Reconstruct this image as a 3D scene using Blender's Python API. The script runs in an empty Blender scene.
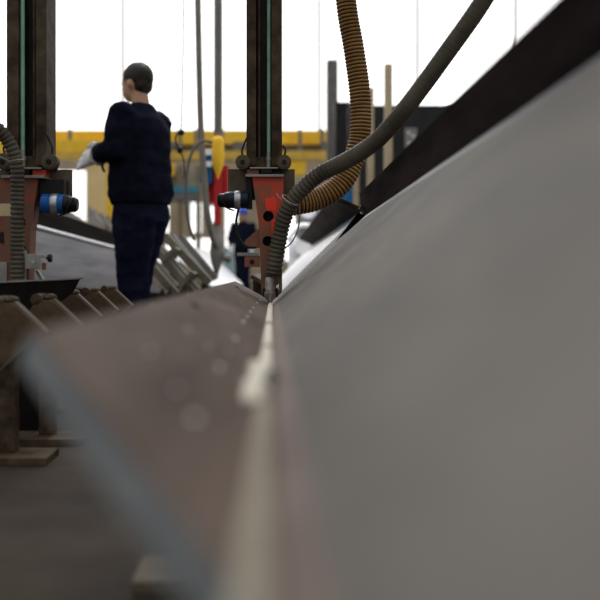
import bpy, bmesh, math, random
from mathutils import Vector, Matrix, noise
random.seed(7)
S = bpy.context.scene
COL = S.collection
H = 0.5            # lens height above the floor
F = 833.3          # focal length in pixels of the 600 px frame (50 mm on 36 mm)
VX, VY = 273.0, 272.0

# ------------------------------------------------------------------ camera
cd = bpy.data.cameras.new('camera'); cam = bpy.data.objects.new('camera', cd); COL.objects.link(cam)
cam.location = (0, 0, H); cam.rotation_euler = (math.pi/2, 0, 0)
cd.lens = 50; cd.sensor_width = 36; cd.clip_start = 0.02; cd.clip_end = 200
cd.shift_x = (300-VX)/600; cd.shift_y = (VY-300)/600
cd.dof.use_dof = True; cd.dof.focus_distance = 3.1; cd.dof.aperture_fstop = 2.2
S.camera = cam
# ------------------------------------------------------------------ sky and exposure
w = bpy.data.worlds.new('sky'); S.world = w; w.use_nodes = True
nt = w.node_tree; nt.nodes.clear()
tc = nt.nodes.new('ShaderNodeTexCoord'); sp = nt.nodes.new('ShaderNodeSeparateXYZ')
mr = nt.nodes.new('ShaderNodeMapRange'); mr.inputs[1].default_value = 0.0; mr.inputs[2].default_value = 1.0
mr.inputs[3].default_value = 0.7; mr.inputs[4].default_value = 2.0
bg = nt.nodes.new('ShaderNodeBackground'); bg.inputs[0].default_value = (0.97, 0.99, 1.0, 1)
wo = nt.nodes.new('ShaderNodeOutputWorld')
nt.links.new(tc.outputs['Generated'], sp.inputs[0]); nt.links.new(sp.outputs[2], mr.inputs[0])
my = nt.nodes.new('ShaderNodeMapRange'); my.inputs[1].default_value = -1.0; my.inputs[2].default_value = 0.7
my.inputs[3].default_value = 0.58; my.inputs[4].default_value = 1.0
mu = nt.nodes.new('ShaderNodeMath'); mu.operation = 'MULTIPLY'
nt.links.new(sp.outputs[1], my.inputs[0]); nt.links.new(my.outputs[0], mu.inputs[0]); nt.links.new(mr.outputs[0], mu.inputs[1])
nt.links.new(mu.outputs[0], bg.inputs[1]); nt.links.new(bg.outputs[0], wo.inputs[0])
S.view_settings.view_transform = 'Standard'; S.view_settings.look = 'None'
S.view_settings.gamma = 1; S.view_settings.use_curve_mapping = False
S.view_settings.exposure = -0.2
# added unseen fill light that whitens the far beam face and the sheet
def area(name, loc, sx, sy, watts):
    l = bpy.data.lights.new(name, 'AREA'); l.shape = 'RECTANGLE'; l.size = sx; l.size_y = sy; l.energy = watts; l.color = (0.96, 0.98, 1.0)
    o = bpy.data.objects.new(name, l); COL.objects.link(o); o.location = loc; return o
area('added_far_fill', (-0.6, 8.5, 4.9), 2.0, 5.0, 330)

# ------------------------------------------------------------------ helpers
def V(*a): return Vector(a)
def P(px, py, d):
    return Vector(((px-VX)/F*d, d, H+(VY-py)/F*d))

def mat(name, c1, c2=None, scale=6.0, rough=0.6, metal=0.0, bump=0.0, stretch=(1, 1, 1), lo=0.35, hi=0.65, emit=0.0, rough2=None, spec=0.18, detail=5.0, zwear=None):
    m = bpy.data.materials.new(name); m.use_nodes = True
    t = m.node_tree; b = t.nodes['Principled BSDF']
    b.inputs['Roughness'].default_value = rough; b.inputs['Metallic'].default_value = metal
    b.inputs['Specular IOR Level'].default_value = spec
    b.inputs['Base Color'].default_value = (*c1, 1)
    if emit:
        b.inputs['Emission Color'].default_value = (*c1, 1); b.inputs['Emission Strength'].default_value = emit
    if c2 is not None or bump:
        co = t.nodes.new('ShaderNodeTexCoord'); mp = t.nodes.new('ShaderNodeMapping')
        mp.inputs['Scale'].default_value = stretch
        nz = t.nodes.new('ShaderNodeTexNoise'); nz.inputs['Scale'].default_value = scale
        nz.inputs['Detail'].default_value = detail; nz.inputs['Roughness'].default_value = 0.6
        t.links.new(co.outputs['Object'], mp.inputs[0]); t.links.new(mp.outputs[0], nz.inputs['Vector'])
        if c2 is not None:
            r = t.nodes.new('ShaderNodeValToRGB')
            r.color_ramp.elements[0].position = lo; r.color_ramp.elements[1].position = hi
            r.color_ramp.elements[0].color = (*c1, 1); r.color_ramp.elements[1].color = (*c2, 1)
            src = nz.outputs['Fac']
            if zwear:      # paint worn off more towards one height
                sx = t.nodes.new('ShaderNodeSeparateXYZ'); zr = t.nodes.new('ShaderNodeMapRange'); ad = t.nodes.new('ShaderNodeMath')
                zr.inputs[1].default_value, zr.inputs[2].default_value, zr.inputs[3].default_value, zr.inputs[4].default_value = zwear
                t.links.new(co.outputs['Object'], sx.inputs[0]); t.links.new(sx.outputs[2], zr.inputs[0])
                t.links.new(nz.outputs['Fac'], ad.inputs[0]); t.links.new(zr.outputs[0], ad.inputs[1]); src = ad.outputs[0]
            t.links.new(src, r.inputs[0]); t.links.new(r.outputs[0], b.inputs['Base Color'])
        if rough2 is not None:
            q = t.nodes.new('ShaderNodeMapRange'); q.inputs[3].default_value = rough; q.inputs[4].default_value = rough2
            t.links.new(nz.outputs['Fac'], q.inputs[0]); t.links.new(q.outputs[0], b.inputs['Roughness'])
        if bump:
            bp = t.nodes.new('ShaderNodeBump'); bp.inputs['Strength'].default_value = bump; bp.inputs['Distance'].default_value = 0.01
            t.links.new(nz.outputs['Fac'], bp.inputs['Height']); t.links.new(bp.outputs[0], b.inputs['Normal'])
    return m

WL = {}
def wloc(o):
    return WL.get(o.name, Vector((0, 0, 0)))
def tag(o, label=None, cat=None, group=None, kind=None):
    if label: o['label'] = label
    if cat: o['category'] = cat
    if group: o['group'] = group
    if kind: o['kind'] = kind
    return o
def thing(name, label, cat, loc=(0, 0, 0), group=None, rotz=0.0):
    o = bpy.data.objects.new(name, None); COL.objects.link(o)
    o.empty_display_size = 0.1
    o.location = loc; o.rotation_euler = (0, 0, rotz); WL[o.name] = Vector(loc)
    return tag(o, label, cat, group)
def obj(name, bm, m, parent=None, smooth=False, local=False):
    """links bm (world coordinates, or the parent's own when local) as ONE mesh object"""
    off = wloc(parent) if (parent is not None and not local) else Vector((0, 0, 0))
    if off.length: bmesh.ops.translate(bm, verts=bm.verts, vec=-off)
    bmesh.ops.recalc_face_normals(bm, faces=bm.faces)
    me = bpy.data.meshes.new(name); bm.to_mesh(me); bm.free()
    for x in (m if isinstance(m, (list, tuple)) else [m]): me.materials.append(x)
    if smooth:
        for p in me.polygons: p.use_smooth = True
        if smooth != 'all': me.set_sharp_from_angle(angle=math.radians(38))
    o = bpy.data.objects.new(name, me); COL.objects.link(o)
    if parent is not None:
        o.parent = parent; WL[o.name] = wloc(parent) if not local else Vector((0, 0, 0))
    return o
def root_at(o, loc):
    """moves a one-mesh thing's origin to loc without moving the mesh"""
    o.data.transform(Matrix.Translation(-Vector(loc))); o.location = loc; return o
def struct(name, bm, m, smooth=False):
    return tag(obj(name, bm, m, None, smooth), kind='structure')
def B(): return bmesh.new()

def hexa(bm, bot, top, bevel=0.0, mi=0):
    """bot, top: four corners each"""
    vs = [bm.verts.new(p) for p in list(bot)+list(top)]
    fs = [bm.faces.new([vs[i] for i in q]) for q in ((3, 2, 1, 0), (4, 5, 6, 7), (0, 1, 5, 4), (1, 2, 6, 5), (2, 3, 7, 6), (3, 0, 4, 7))]
    for f in fs: f.material_index = mi
    bmesh.ops.recalc_face_normals(bm, faces=fs)
    if bevel:
        es = list({e for f in fs for e in f.edges})
        bmesh.ops.bevel(bm, geom=es, offset=bevel, segments=2, profile=0.7, affect='EDGES')
    return fs
def box(bm, c, s, bevel=0.0, rot=None, mi=0):
    c = Vector(c); x, y, z = s[0]/2, s[1]/2, s[2]/2
    pts = [V(-x, -y, -z), V(x, -y, -z), V(x, y, -z), V(-x, y, -z), V(-x, -y, z), V(x, -y, z), V(x, y, z), V(-x, y, z)]
    if rot is not None: pts = [rot @ p for p in pts]
    pts = [p+c for p in pts]
    return hexa(bm, pts[:4], pts[4:], bevel, mi)
def bxx(bm, x0, x1, y0, y1, z0, z1, bevel=0.0, mi=0):
    return box(bm, ((x0+x1)/2, (y0+y1)/2, (z0+z1)/2), (abs(x1-x0), abs(y1-y0), abs(z1-z0)), bevel, None, mi)
def slab(bm, quad, thick, away, bevel=0.0):
    """plate: the quad is its seen face, thickness goes along 'away'"""
    quad = [Vector(p) for p in quad]
    a = Vector(away).normalized()*thick
    return hexa(bm, [p+a for p in quad], quad, bevel)
def prism(bm, pts, vec, bevel=0.0):
    vec = Vector(vec); n = len(pts)
    a = [bm.verts.new(Vector(p)) for p in pts]; b = [bm.verts.new(Vector(p)+vec) for p in pts]
    fs = [bm.faces.new(a[::-1]), bm.faces.new(b)]
    for i in range(n): fs.append(bm.faces.new((a[i], a[(i+1) % n], b[(i+1) % n], b[i])))
    bmesh.ops.recalc_face_normals(bm, faces=fs)
    if bevel:
        bmesh.ops.bevel(bm, geom=list({e for f in fs for e in f.edges}), offset=bevel, segments=2, affect='EDGES')
def frame_of(t, ref=None):
    t = t.normalized()
    u = ref if ref is not None else (V(0, 0, 1) if abs(t.z) < 0.9 else V(1, 0, 0))
    s = (u - t*u.dot(t))
    if s.length < 1e-6: s = V(1, 0, 0) - t*t.x
    s.normalize(); return s, t.cross(s)
def sweep(bm, pts, rad, seg=16, caps=True, ell=1.0):
    """tube along pts; rad number or list"""
    pts = [Vector(p) for p in pts]; n = len(pts); rings = []; ref = None
    for i in range(n):
        t = pts[min(i+1, n-1)]-pts[max(i-1, 0)]
        s, q = frame_of(t, ref); ref = s
        r = rad[i] if isinstance(rad, (list, tuple)) else rad
        rings.append([bm.verts.new(pts[i]+(s*math.cos(2*math.pi*k/seg)+q*math.sin(2*math.pi*k/seg)*ell)*r) for k in range(seg)])
    for i in range(n-1):
        for k in range(seg):
            bm.faces.new((rings[i][k], rings[i][(k+1) % seg], rings[i+1][(k+1) % seg], rings[i+1][k]))
    if caps:
        bm.faces.new(rings[0][::-1]); bm.faces.new(rings[-1])
def cyl(bm, a, b, r, seg=24, r2=None):
    sweep(bm, [a, b], [r, r if r2 is None else r2], seg)
def lathe(bm, a, b, prof, seg=24):
    """profile [(fraction along a->b, radius)]"""
    a, b = Vector(a), Vector(b); ax = (b-a); s, q = frame_of(ax)
    rings = []
    for f, r in prof:
        c = a+ax*f
        rings.append([bm.verts.new(c+(s*math.cos(2*math.pi*k/seg)+q*math.sin(2*math.pi*k/seg))*max(r, 1e-4)) for k in range(seg)])
    for i in range(len(rings)-1):
        for k in range(seg):
            bm.faces.new((rings[i][k], rings[i][(k+1) % seg], rings[i+1][(k+1) % seg], rings[i+1][k]))
    bm.faces.new(rings[0][::-1]); bm.faces.new(rings[-1])
def spline(ctrl, n):
    """Catmull-Rom through ctrl, n samples evenly spaced"""
    c = [Vector(p) for p in ctrl]; c = [c[0]*2-c[1]]+c+[c[-1]*2-c[-2]]
    raw = []
    for i in range(1, len(c)-2):
        for k in range(40):
            t = k/40; p0, p1, p2, p3 = c[i-1], c[i], c[i+1], c[i+2]
            raw.append(0.5*((2*p1)+(p2-p0)*t+(2*p0-5*p1+4*p2-p3)*t*t+(3*p1-p0-3*p2+p3)*t**3))
    raw.append(c[-2]); L = [0.0]
    for i in range(1, len(raw)): L.append(L[-1]+(raw[i]-raw[i-1]).length)
    out = []; j = 0
    for k in range(n):
        s = L[-1]*k/(n-1)
        while j < len(L)-2 and L[j+1] < s: j += 1
        f = (s-L[j])/max(L[j+1]-L[j], 1e-9); out.append(raw[j].lerp(raw[j+1], min(max(f, 0), 1)))
    return out, L[-1]
def corrugated(bm, ctrl, r0, r1, pitch, depth, smooth_from=2.0, seg=18):
    _, L = spline(ctrl, 20)
    n = int(L/pitch*6); pts, L = spline(ctrl, n); rr = []
    for i in range(n):
        f = i/(n-1); r = r0+(r1-r0)*f
        d = depth*(1.0 if f < smooth_from else max(0.12, 1-(f-smooth_from)*12))
        ph = (f*L/pitch) % 1.0
        rr.append(r-d*(0.5-0.5*math.cos(2*math.pi*ph))**2)
    sweep(bm, pts, rr, seg)
def loft(bm, rings, seg=28):
    """rings: (centre, radius a along u, radius b along v, u, v)"""
    R = []
    for c, a, b, u, v in rings:
        R.append([bm.verts.new(Vector(c)+Vector(u)*a*math.cos(2*math.pi*k/seg)+Vector(v)*b*math.sin(2*math.pi*k/seg)) for k in range(seg)])
    for i in range(len(R)-1):
        for k in range(seg): bm.faces.new((R[i][k], R[i][(k+1) % seg], R[i+1][(k+1) % seg], R[i+1][k]))
    bm.faces.new(R[0][::-1]); bm.faces.new(R[-1])
def ball(bm, c, rx, ry=None, rz=None, sub=3, rot=None):
    ry = rx if ry is None else ry; rz = rx if rz is None else rz
    m = Matrix.Translation(Vector(c)) @ ((rot.to_4x4()) if rot is not None else Matrix.Identity(4)) @ Matrix.Diagonal((rx, ry, rz, 1))
    bmesh.ops.create_icosphere(bm, subdivisions=sub, radius=1.0, matrix=m)
def fuse(bm, voxel, smooth=4, fold=0.0, fscale=9.0, squash=(1, 1, 1)):
    """melts overlapping closed shapes into one continuous surface"""
    bmesh.ops.recalc_face_normals(bm, faces=bm.faces)
    me = bpy.data.meshes.new('tmp'); bm.to_mesh(me); bm.free()
    o = bpy.data.objects.new('tmp', me); COL.objects.link(o)
    r = o.modifiers.new('r', 'REMESH'); r.mode = 'VOXEL'; r.voxel_size = voxel
    if smooth:
        s = o.modifiers.new('s', 'SMOOTH'); s.iterations = smooth; s.factor = 0.5
    dg = bpy.context.evaluated_depsgraph_get(); e = bpy.data.meshes.new_from_object(o.evaluated_get(dg))
    bpy.data.objects.remove(o); bpy.data.meshes.remove(me)
    b = bmesh.new(); b.from_mesh(e); bpy.data.meshes.remove(e)
    if fold:
        b.normal_update()
        for v in b.verts:
            p = Vector((v.co.x*squash[0], v.co.y*squash[1], v.co.z*squash[2]))*fscale
            v.co += v.normal*fold*(noise.noise(p)+0.5*noise.noise(p*2.3+V(3, 1, 7)))
    return b
def holed_plate(outline, holes, depth):
    """2D outline [(x,z)] with round holes [(x,z,r)] -> bmesh of a plate in the XZ plane, front at y=0, back at y=depth"""
    cu = bpy.data.curves.new('tmp', 'CURVE'); cu.dimensions = '2D'; cu.fill_mode = 'BOTH'; cu.extrude = depth/2
    def add(pts):
        s = cu.splines.new('POLY'); s.points.add(len(pts)-1); s.use_cyclic_u = True
        for i, (x, z) in enumerate(pts): s.points[i].co = (x, z, 0, 1)
    add(outline)
    for x, z, r in holes: add([(x+r*math.cos(2*math.pi*k/28), z+r*math.sin(2*math.pi*k/28)) for k in range(28)])
    o = bpy.data.objects.new('tmp', cu); COL.objects.link(o)
    dg = bpy.context.evaluated_depsgraph_get(); e = bpy.data.meshes.new_from_object(o.evaluated_get(dg))
    bpy.data.objects.remove(o); bpy.data.curves.remove(cu)
    b = bmesh.new(); b.from_mesh(e); bpy.data.meshes.remove(e)
    bmesh.ops.transform(b, matrix=Matrix.Translation((0, depth/2, 0)) @ Matrix.Rotation(math.pi/2, 4, 'X'), verts=b.verts)
    bmesh.ops.remove_doubles(b, verts=b.verts, dist=1e-5)
    return b
def dup(root, loc, label, group=None):
    r = root.copy(); COL.objects.link(r); r.location = loc; r['label'] = label; WL[r.name] = Vector(loc)
    if group: r['group'] = group
    for ch in list(root.children):
        c = ch.copy(); COL.objects.link(c); c.parent = r
        for g in list(ch.children):
            d = g.copy(); COL.objects.link(d); d.parent = c
    return r

# ------------------------------------------------------------------ materials
M = {}
M['web'] = mat('grey mill steel', (0.092, 0.086, 0.080), (0.190, 0.168, 0.148), 4.5, 0.6, 0.0, 0.04, (1.3, 0.5, 1.3), 0.30, 0.72, rough2=0.68, spec=0.22)
M['margin'] = mat('ground rusty steel', (0.17, 0.125, 0.110), (0.24, 0.19, 0.17), 14, 0.6, 0.1, 0.1)
M['flange'] = mat('brown mill steel', (0.066, 0.043, 0.034), (0.160, 0.116, 0.093), 11.0, 0.65, 0.0, 0.06, (1, 0.16, 1), 0.33, 0.68, spec=0.12)
M['cutend'] = mat('flame cut steel', (0.115, 0.130, 0.140), (0.17, 0.18, 0.185), 20, 0.6, 0.2, 0.2)
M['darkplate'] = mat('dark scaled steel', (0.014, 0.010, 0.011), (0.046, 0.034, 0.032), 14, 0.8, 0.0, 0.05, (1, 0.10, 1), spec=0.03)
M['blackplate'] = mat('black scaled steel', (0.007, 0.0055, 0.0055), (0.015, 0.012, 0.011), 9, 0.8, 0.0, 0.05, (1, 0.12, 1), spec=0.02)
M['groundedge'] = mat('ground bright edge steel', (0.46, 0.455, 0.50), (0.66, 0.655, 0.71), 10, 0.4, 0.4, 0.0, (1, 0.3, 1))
M['paleglare'] = mat('pale edge glare', (0.18, 0.172, 0.178), (0.27, 0.262, 0.275), 7, 0.42, 0.25, 0.0, (1, 0.3, 1), spec=0.5)
M['sheensteel'] = mat('sheen whitened steel', (0.88, 0.88, 0.92), (0.95, 0.95, 0.98), 5, 0.28, 0.2, 0.0, (1, 0.2, 1), spec=0.5)  # near white base holds the window reflections; the ground rim shares it
M['leftweb'] = mat('pale mill steel', (0.036, 0.033, 0.036), (0.085, 0.079, 0.085), 9, 0.6, 0.0, 0.03, (1.4, 0.10, 1.4), spec=0.08)
M['flux'] = mat('cream weld slag', (0.60, 0.54, 0.44), (0.82, 0.76, 0.65), 60, 0.85, 0, 0.5)
M['fluxdull'] = mat('dull cream weld slag', (0.26, 0.22, 0.17), (0.38, 0.33, 0.26), 60, 0.85, 0, 0.5)
M['slagdark'] = mat('dark slag', (0.10, 0.10, 0.08), (0.2, 0.2, 0.16), 80, 0.7, 0, 0.5)
M['spatter'] = mat('pale spatter', (0.80, 0.79, 0.77), rough=0.35, metal=0.3)
M['grime'] = mat('grimy brown steel', (0.028, 0.019, 0.011), (0.090, 0.064, 0.040), 14, 0.6, 0.0, 0.1, spec=0.08)
M['grime2'] = mat('dusty brown plate', (0.085, 0.065, 0.046), (0.145, 0.115, 0.083), 12, 0.7, 0.0, 0.08, spec=0.08)
M['recess'] = mat('near black metal', (0.0072, 0.0060, 0.0048), (0.0180, 0.0150, 0.0120), 12, 0.5, 0.1)  # near black tone of the column core, bolts and small parts
M['red'] = mat('worn red paint', (0.50, 0.060, 0.034), (0.20, 0.085, 0.052), 16, 0.5, 0.05, 0.12, (1, 1, 0.55), 0.42, 0.60, zwear=(0.50, 0.72, 0.20, 0.0))
M['redworn'] = mat('heavily worn red paint', (0.42, 0.045, 0.025), (0.16, 0.085, 0.055), 13, 0.55, 0.05, 0.12, (1, 1, 0.7), 0.36, 0.52)
M['redfresh'] = mat('fresh red paint', (0.9000, 0.0420, 0.0216), (0.7440, 0.0600, 0.0300), 20, 0.45)
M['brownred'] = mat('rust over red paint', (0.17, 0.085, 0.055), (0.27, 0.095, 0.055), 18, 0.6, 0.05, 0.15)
M['black'] = mat('black plastic', (0.0072, 0.0072, 0.0078), rough=0.4)
M['navymotor'] = mat('navy motor body', (0.012, 0.020, 0.035), rough=0.3, metal=0.3)
M['blue'] = mat('blue motor body', (0.0090, 0.0765, 0.2700), (0.0135, 0.1080, 0.3600), 20, 0.35)
M['silver'] = mat('dull aluminium', (0.42, 0.43, 0.44), rough=0.35, metal=0.8)
M['greymetal'] = mat('grey zinc metal', (0.20, 0.19, 0.175), (0.30, 0.29, 0.27), 18, 0.5, 0.4)
M['hose'] = mat('dusty grey hose', (0.050, 0.041, 0.029), (0.100, 0.085, 0.064), 9, 0.55, 0.0, 0.05)
M['hosebrown'] = mat('amber brown hose', (0.2420, 0.1155, 0.0308), (0.3960, 0.2200, 0.0770), 12, 0.5)
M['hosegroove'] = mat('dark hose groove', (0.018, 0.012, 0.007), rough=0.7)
M['green'] = mat('pale green tube', (0.16, 0.33, 0.24), (0.25, 0.42, 0.32), 20, 0.4)
M['tie'] = mat('pale wire tie', (0.5, 0.48, 0.42), rough=0.5)
M['nozzle'] = mat('scuffed nozzle steel', (0.22, 0.18, 0.14), (0.50, 0.46, 0.42), 30, 0.35, 0.5, spec=0.5)
M['sticker'] = mat('cream sticker', (0.48, 0.36, 0.20), (0.56, 0.44, 0.27), 30, 0.6)
M['navy'] = mat('navy work cloth', (0.0042, 0.0050, 0.0115), (0.0075, 0.0088, 0.0190), 14, 0.9, 0, 0.2, spec=0.03)
M['navy2'] = mat('navy trouser cloth', (0.0052, 0.0065, 0.0165), (0.0095, 0.0118, 0.0280), 12, 0.9, 0, 0.2, spec=0.03)
M['glove'] = mat('grey white glove', (0.46, 0.48, 0.49), (0.60, 0.61, 0.61), 25, 0.85, 0, 0.2)
M['skin'] = mat('skin', (0.42, 0.25, 0.17), (0.50, 0.30, 0.21), 12, 0.55)
M['hair'] = mat('black hair', (0.012, 0.010, 0.009), (0.03, 0.025, 0.022), 60, 0.5, 0, 0.4, (1, 1, 0.2))
M['shoe'] = mat('black leather', (0.015, 0.014, 0.013), rough=0.5)
M['eyewhite'] = mat('eye', (0.7, 0.68, 0.65), rough=0.2)
M['yellow'] = mat('crane yellow paint', (0.9360, 0.5200, 0.0286), (0.9700, 0.6500, 0.0650), 3, 0.5)
M['yellowdk'] = mat('dusty yellow paint', (0.6500, 0.4030, 0.0650), (0.8060, 0.5460, 0.1300), 3, 0.55)
M['cream'] = mat('cream painted steel', (0.8500, 0.6250, 0.3000), (0.9000, 0.6875, 0.3500), 2, 0.6)
M['wall'] = mat('dusty cream wall', (0.36, 0.31, 0.23), (0.46, 0.40, 0.31), 0.8, 0.85)
M['frame'] = mat('grey window frame', (0.42, 0.41, 0.38), rough=0.6)
M['pane'] = mat('daylit frosted pane', (1.0, 1.0, 1.0), rough=0.5, emit=1.7)
M['floor'] = mat('dusty workshop floor', (0.0170, 0.0105, 0.0062), (0.0480, 0.0320, 0.0205), 2.5, 0.75, 0, 0.2)
M['bracket'] = mat('rusty bracket steel', (0.046, 0.030, 0.018), (0.125, 0.084, 0.052), 8, 0.7, 0.0, 0.1, spec=0.1)
M['bracketedge'] = mat('paler bracket steel', (0.075, 0.056, 0.038), (0.125, 0.100, 0.072), 12, 0.6, 0.0, spec=0.1)  # paler tone for the edge strips, tab and foot plates
M['olive'] = mat('olive grey beam steel', (0.1320, 0.1200, 0.0936), (0.2280, 0.2100, 0.1680), 8, 0.55, 0.2, 0.05)
M['olivepale'] = mat('pale grey beam steel', (0.22, 0.21, 0.19), (0.32, 0.31, 0.29), 8, 0.5, 0.2)
M['screen'] = mat('dark sheet metal', (0.0072, 0.0078, 0.0090), (0.0156, 0.0162, 0.0180), 3, 0.5)
M['post'] = mat('beige post paint', (0.21, 0.168, 0.11), (0.26, 0.21, 0.14), 4, 0.7, spec=0.1)
M['bluepaint'] = mat('blue paint', (0.005, 0.070, 0.19), (0.008, 0.10, 0.24), 4, 0.5)
M['tealpaint'] = mat('teal paint', (0.05, 0.22, 0.30), (0.08, 0.27, 0.34), 4, 0.5)
M['paleteal'] = mat('pale teal paint', (0.30, 0.44, 0.47), (0.42, 0.55, 0.58), 4, 0.5)
M['palegrey'] = mat('pale grey machine paint', (0.5040, 0.5160, 0.5520), (0.6960, 0.7080, 0.7440), 5, 0.5)
M['white'] = mat('white paint', (0.78, 0.79, 0.80), (0.85, 0.85, 0.86), 4, 0.6)
M['midgrey'] = mat('mid grey paint', (0.14, 0.13, 0.125), (0.21, 0.20, 0.19), 6, 0.55)
M['helmet'] = mat('bright blue helmet plastic', (0.01, 0.09, 0.62), rough=0.3)
M['cable'] = mat('black cable', (0.014, 0.013, 0.012), rough=0.5)
M['greycable'] = mat('grey cable', (0.13, 0.125, 0.12), rough=0.5)
M['greycable2'] = mat('dusty grey beige hose', (0.15, 0.138, 0.118), (0.20, 0.185, 0.16), 6, 0.7)
M['crimson'] = mat('crimson paint', (0.38, 0.018, 0.022), (0.46, 0.03, 0.03), 6, 0.5)

# ------------------------------------------------------------------ the hall
DW = 36.0
bm = B(); bxx(bm, -15, 19, -3, DW+0.3, -0.2, 0.0); struct('floor', bm, M['floor'])
k = F/DW
def wx(px): return (px-VX)/k
def wz(py): return H+(VY-py)/k
lower = [(-60, -20, 201, 262), (-8, 34, 170, 262), (44, 87, 169, 262), (118, 150, 201, 262), (157, 170, 201, 234), (189.5, 203, 201, 234), (207.5, 216, 205, 234),
         (224, 239, 201, 262), (156, 217, 237, 264), (284, 300, 196, 262), (304, 322, 205, 262), (326, 344, 201, 262), (360, 400, 201, 262), (420, 470, 201, 262)]
zu0, zu1 = wz(142), 13.9
wins = [(wx(a), wx(b), wz(y1), wz(y0)) for a, b, y0, y1 in lower]
bm = B()                       # the back wall is solid wherever no window is
gx = sorted({-15.0, 19.0, *[v for q in wins for v in q[:2]]}); gz = sorted({0.0, zu0, *[v for q in wins for v in q[2:]]})
for j in range(len(gz)-1):
    run = None
    for i in range(len(gx)-1):
        mx, mz = (gx[i]+gx[i+1])/2, (gz[j]+gz[j+1])/2
        solid = not any(q[0] < mx < q[1] and q[2] < mz < q[3] for q in wins)
        if solid and run is None: run = gx[i]
        if run is not None and (not solid or i == len(gx)-2):
            bxx(bm, run, gx[i+1] if solid else gx[i], DW, DW+0.3, gz[j], gz[j+1]); run = None
bxx(bm, -15, 19, DW, DW+0.3, zu1, 14.4)
bmesh.ops.remove_doubles(bm, verts=bm.verts, dist=1e-4)
struct('wall_back', bm, M['wall'])
bm = B(); bxx(bm, -15.3, -15, -3, DW+0.3, 0, 6.0); struct('wall_left', bm, M['wall'])
bm = B(); bxx(bm, 19, 19.3, -3, DW+0.3, 0, 6.0); struct('wall_right', bm, M['wall'])
wn = 0
def window(x0, x1, z0, z1, nx, nz, fw):
    global wn
    wn += 1
    bm = B(); bxx(bm, x0, x1, DW+0.12, DW+0.16, z0, z1)
    p = struct('window_%d' % wn, bm, M['pane'])
    bm = B()
    for x in (x0+fw/2, x1-fw/2): bxx(bm, x-fw/2, x+fw/2, DW+0.02, DW+0.119, z0, z1)
    for z in (z0+fw/2, z1-fw/2): bxx(bm, x0+fw, x1-fw, DW+0.02, DW+0.119, z-fw/2, z+fw/2)
    for i in range(1, nx):
        x = x0+(x1-x0)*i/nx; bxx(bm, x-fw/4, x+fw/4, DW+0.04, DW+0.119, z0+fw, z1-fw)
    for i in range(1, nz):
        z = z0+(z1-z0)*i/nz; bxx(bm, x0+fw, x1-fw, DW+0.05, DW+0.118, z-fw/4, z+fw/4)
    obj('window_frame', bm, M['frame'], p)
for q in wins: window(*q, 1 if q[1]-q[0] < 1.1 else 2, 2, 0.05)
nb = 8; bw = 34.0/nb
for i in range(nb): window(-15+bw*i+0.001, -15+bw*(i+1)-0.001, zu0, zu1, 1, 1, 0.06)

# ------------------------------------------------------------------ the long steel beam in the foreground
GX, GZ = -0.004, H-0.122
YF = 3.47
WT_F, WT_N = V(0.3875, YF, H+0.2375), V(0.3875, -0.40, H+0.266)
WB_F, WB_N = V(GX, YF, GZ), V(GX, -0.40, GZ)
FO_F, FO_N = V(-0.158, YF, H-0.0375), V(-0.158, 0.55, H-0.0375)
FI_F, FI_N = V(GX, YF, GZ), V(GX, 0.295, GZ)
wdir = (WT_F-WB_F).normalized(); wnorm = V(wdir.z, 0, -wdir.x)     # out of the trough, down to the right
fdir = (FO_F-FI_F).normalized(); fnorm = V(fdir.z, 0, -fdir.x)
if fnorm.z > 0: fnorm = -fnorm
beam = thing('steel_beam', 'long grey brown steel beam lying open like a trough across the whole foreground, pale weld line in its corner', 'beam', (0.0, 1.6, 0.0))
bm = B()
mf, mn = WB_F+wdir*0.03, WB_N+wdir*0.03
wt2f, wt2n = WT_F-wdir*0.042, WT_N-(WT_N-WB_N).normalized()*0.042
slab(bm, [mn, mf, wt2f, wt2n], 0.022, wnorm, 0.0)
for f in bm.faces: f.material_index = 0
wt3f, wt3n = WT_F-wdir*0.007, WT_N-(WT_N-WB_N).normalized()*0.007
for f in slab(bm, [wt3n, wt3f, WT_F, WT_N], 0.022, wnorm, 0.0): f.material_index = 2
for f in slab(bm, [wt2n, wt2f, wt3f, wt3n], 0.022, wnorm, 0.0): f.material_index = 3  # ground edge with its glare put into the colour, fading over a paler strip
n0 = len(bm.faces); bm.faces.ensure_lookup_table()
fs = slab(bm, [WB_N, WB_F, mf, mn], 0.022, wnorm, 0.0)
for f in fs: f.material_index = 1
web = obj('web', bm, [M['web'], M['margin'], M['groundedge'], M['paleglare']], beam, smooth=True)
bm = B()
fs = slab(bm, [FI_N, FO_N, FO_F, FI_F], 0.024, fnorm, 0.0)
bm.normal_update()
nd = (FO_N-FI_N).normalized()
for f in bm.faces:
    c = f.calc_center_median()
    if all(abs((v.co.y-FI_N.y)-(FO_N.y-FI_N.y)*min(1, max(0, (GX-v.co.x)/(GX+0.158)))) < 0.05 and v.co.y < 1 for v in f.verts): f.material_index = 1
bmesh.ops.bevel(bm, geom=[e for e in bm.edges], offset=0.002, segments=2, affect='EDGES')
obj('lower_flange', bm, [M['flange'], M['cutend']], beam)['label'] = 'brown plate with a blue grey cut end'
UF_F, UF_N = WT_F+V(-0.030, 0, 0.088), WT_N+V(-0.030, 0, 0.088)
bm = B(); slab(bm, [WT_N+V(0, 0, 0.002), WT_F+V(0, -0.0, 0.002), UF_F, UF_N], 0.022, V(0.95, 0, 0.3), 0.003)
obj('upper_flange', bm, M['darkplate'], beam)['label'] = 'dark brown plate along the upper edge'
bm = B()
c = P(366, 211, YF-0.01); rot = Matrix.Rotation(math.radians(32), 3, 'Y')
box(bm, c, (0.062, 0.05, 0.018), 0.002, rot)
obj('run_off_tab', bm, M['bracketedge'], beam)['label'] = 'small brown tab at the far corner'
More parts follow.
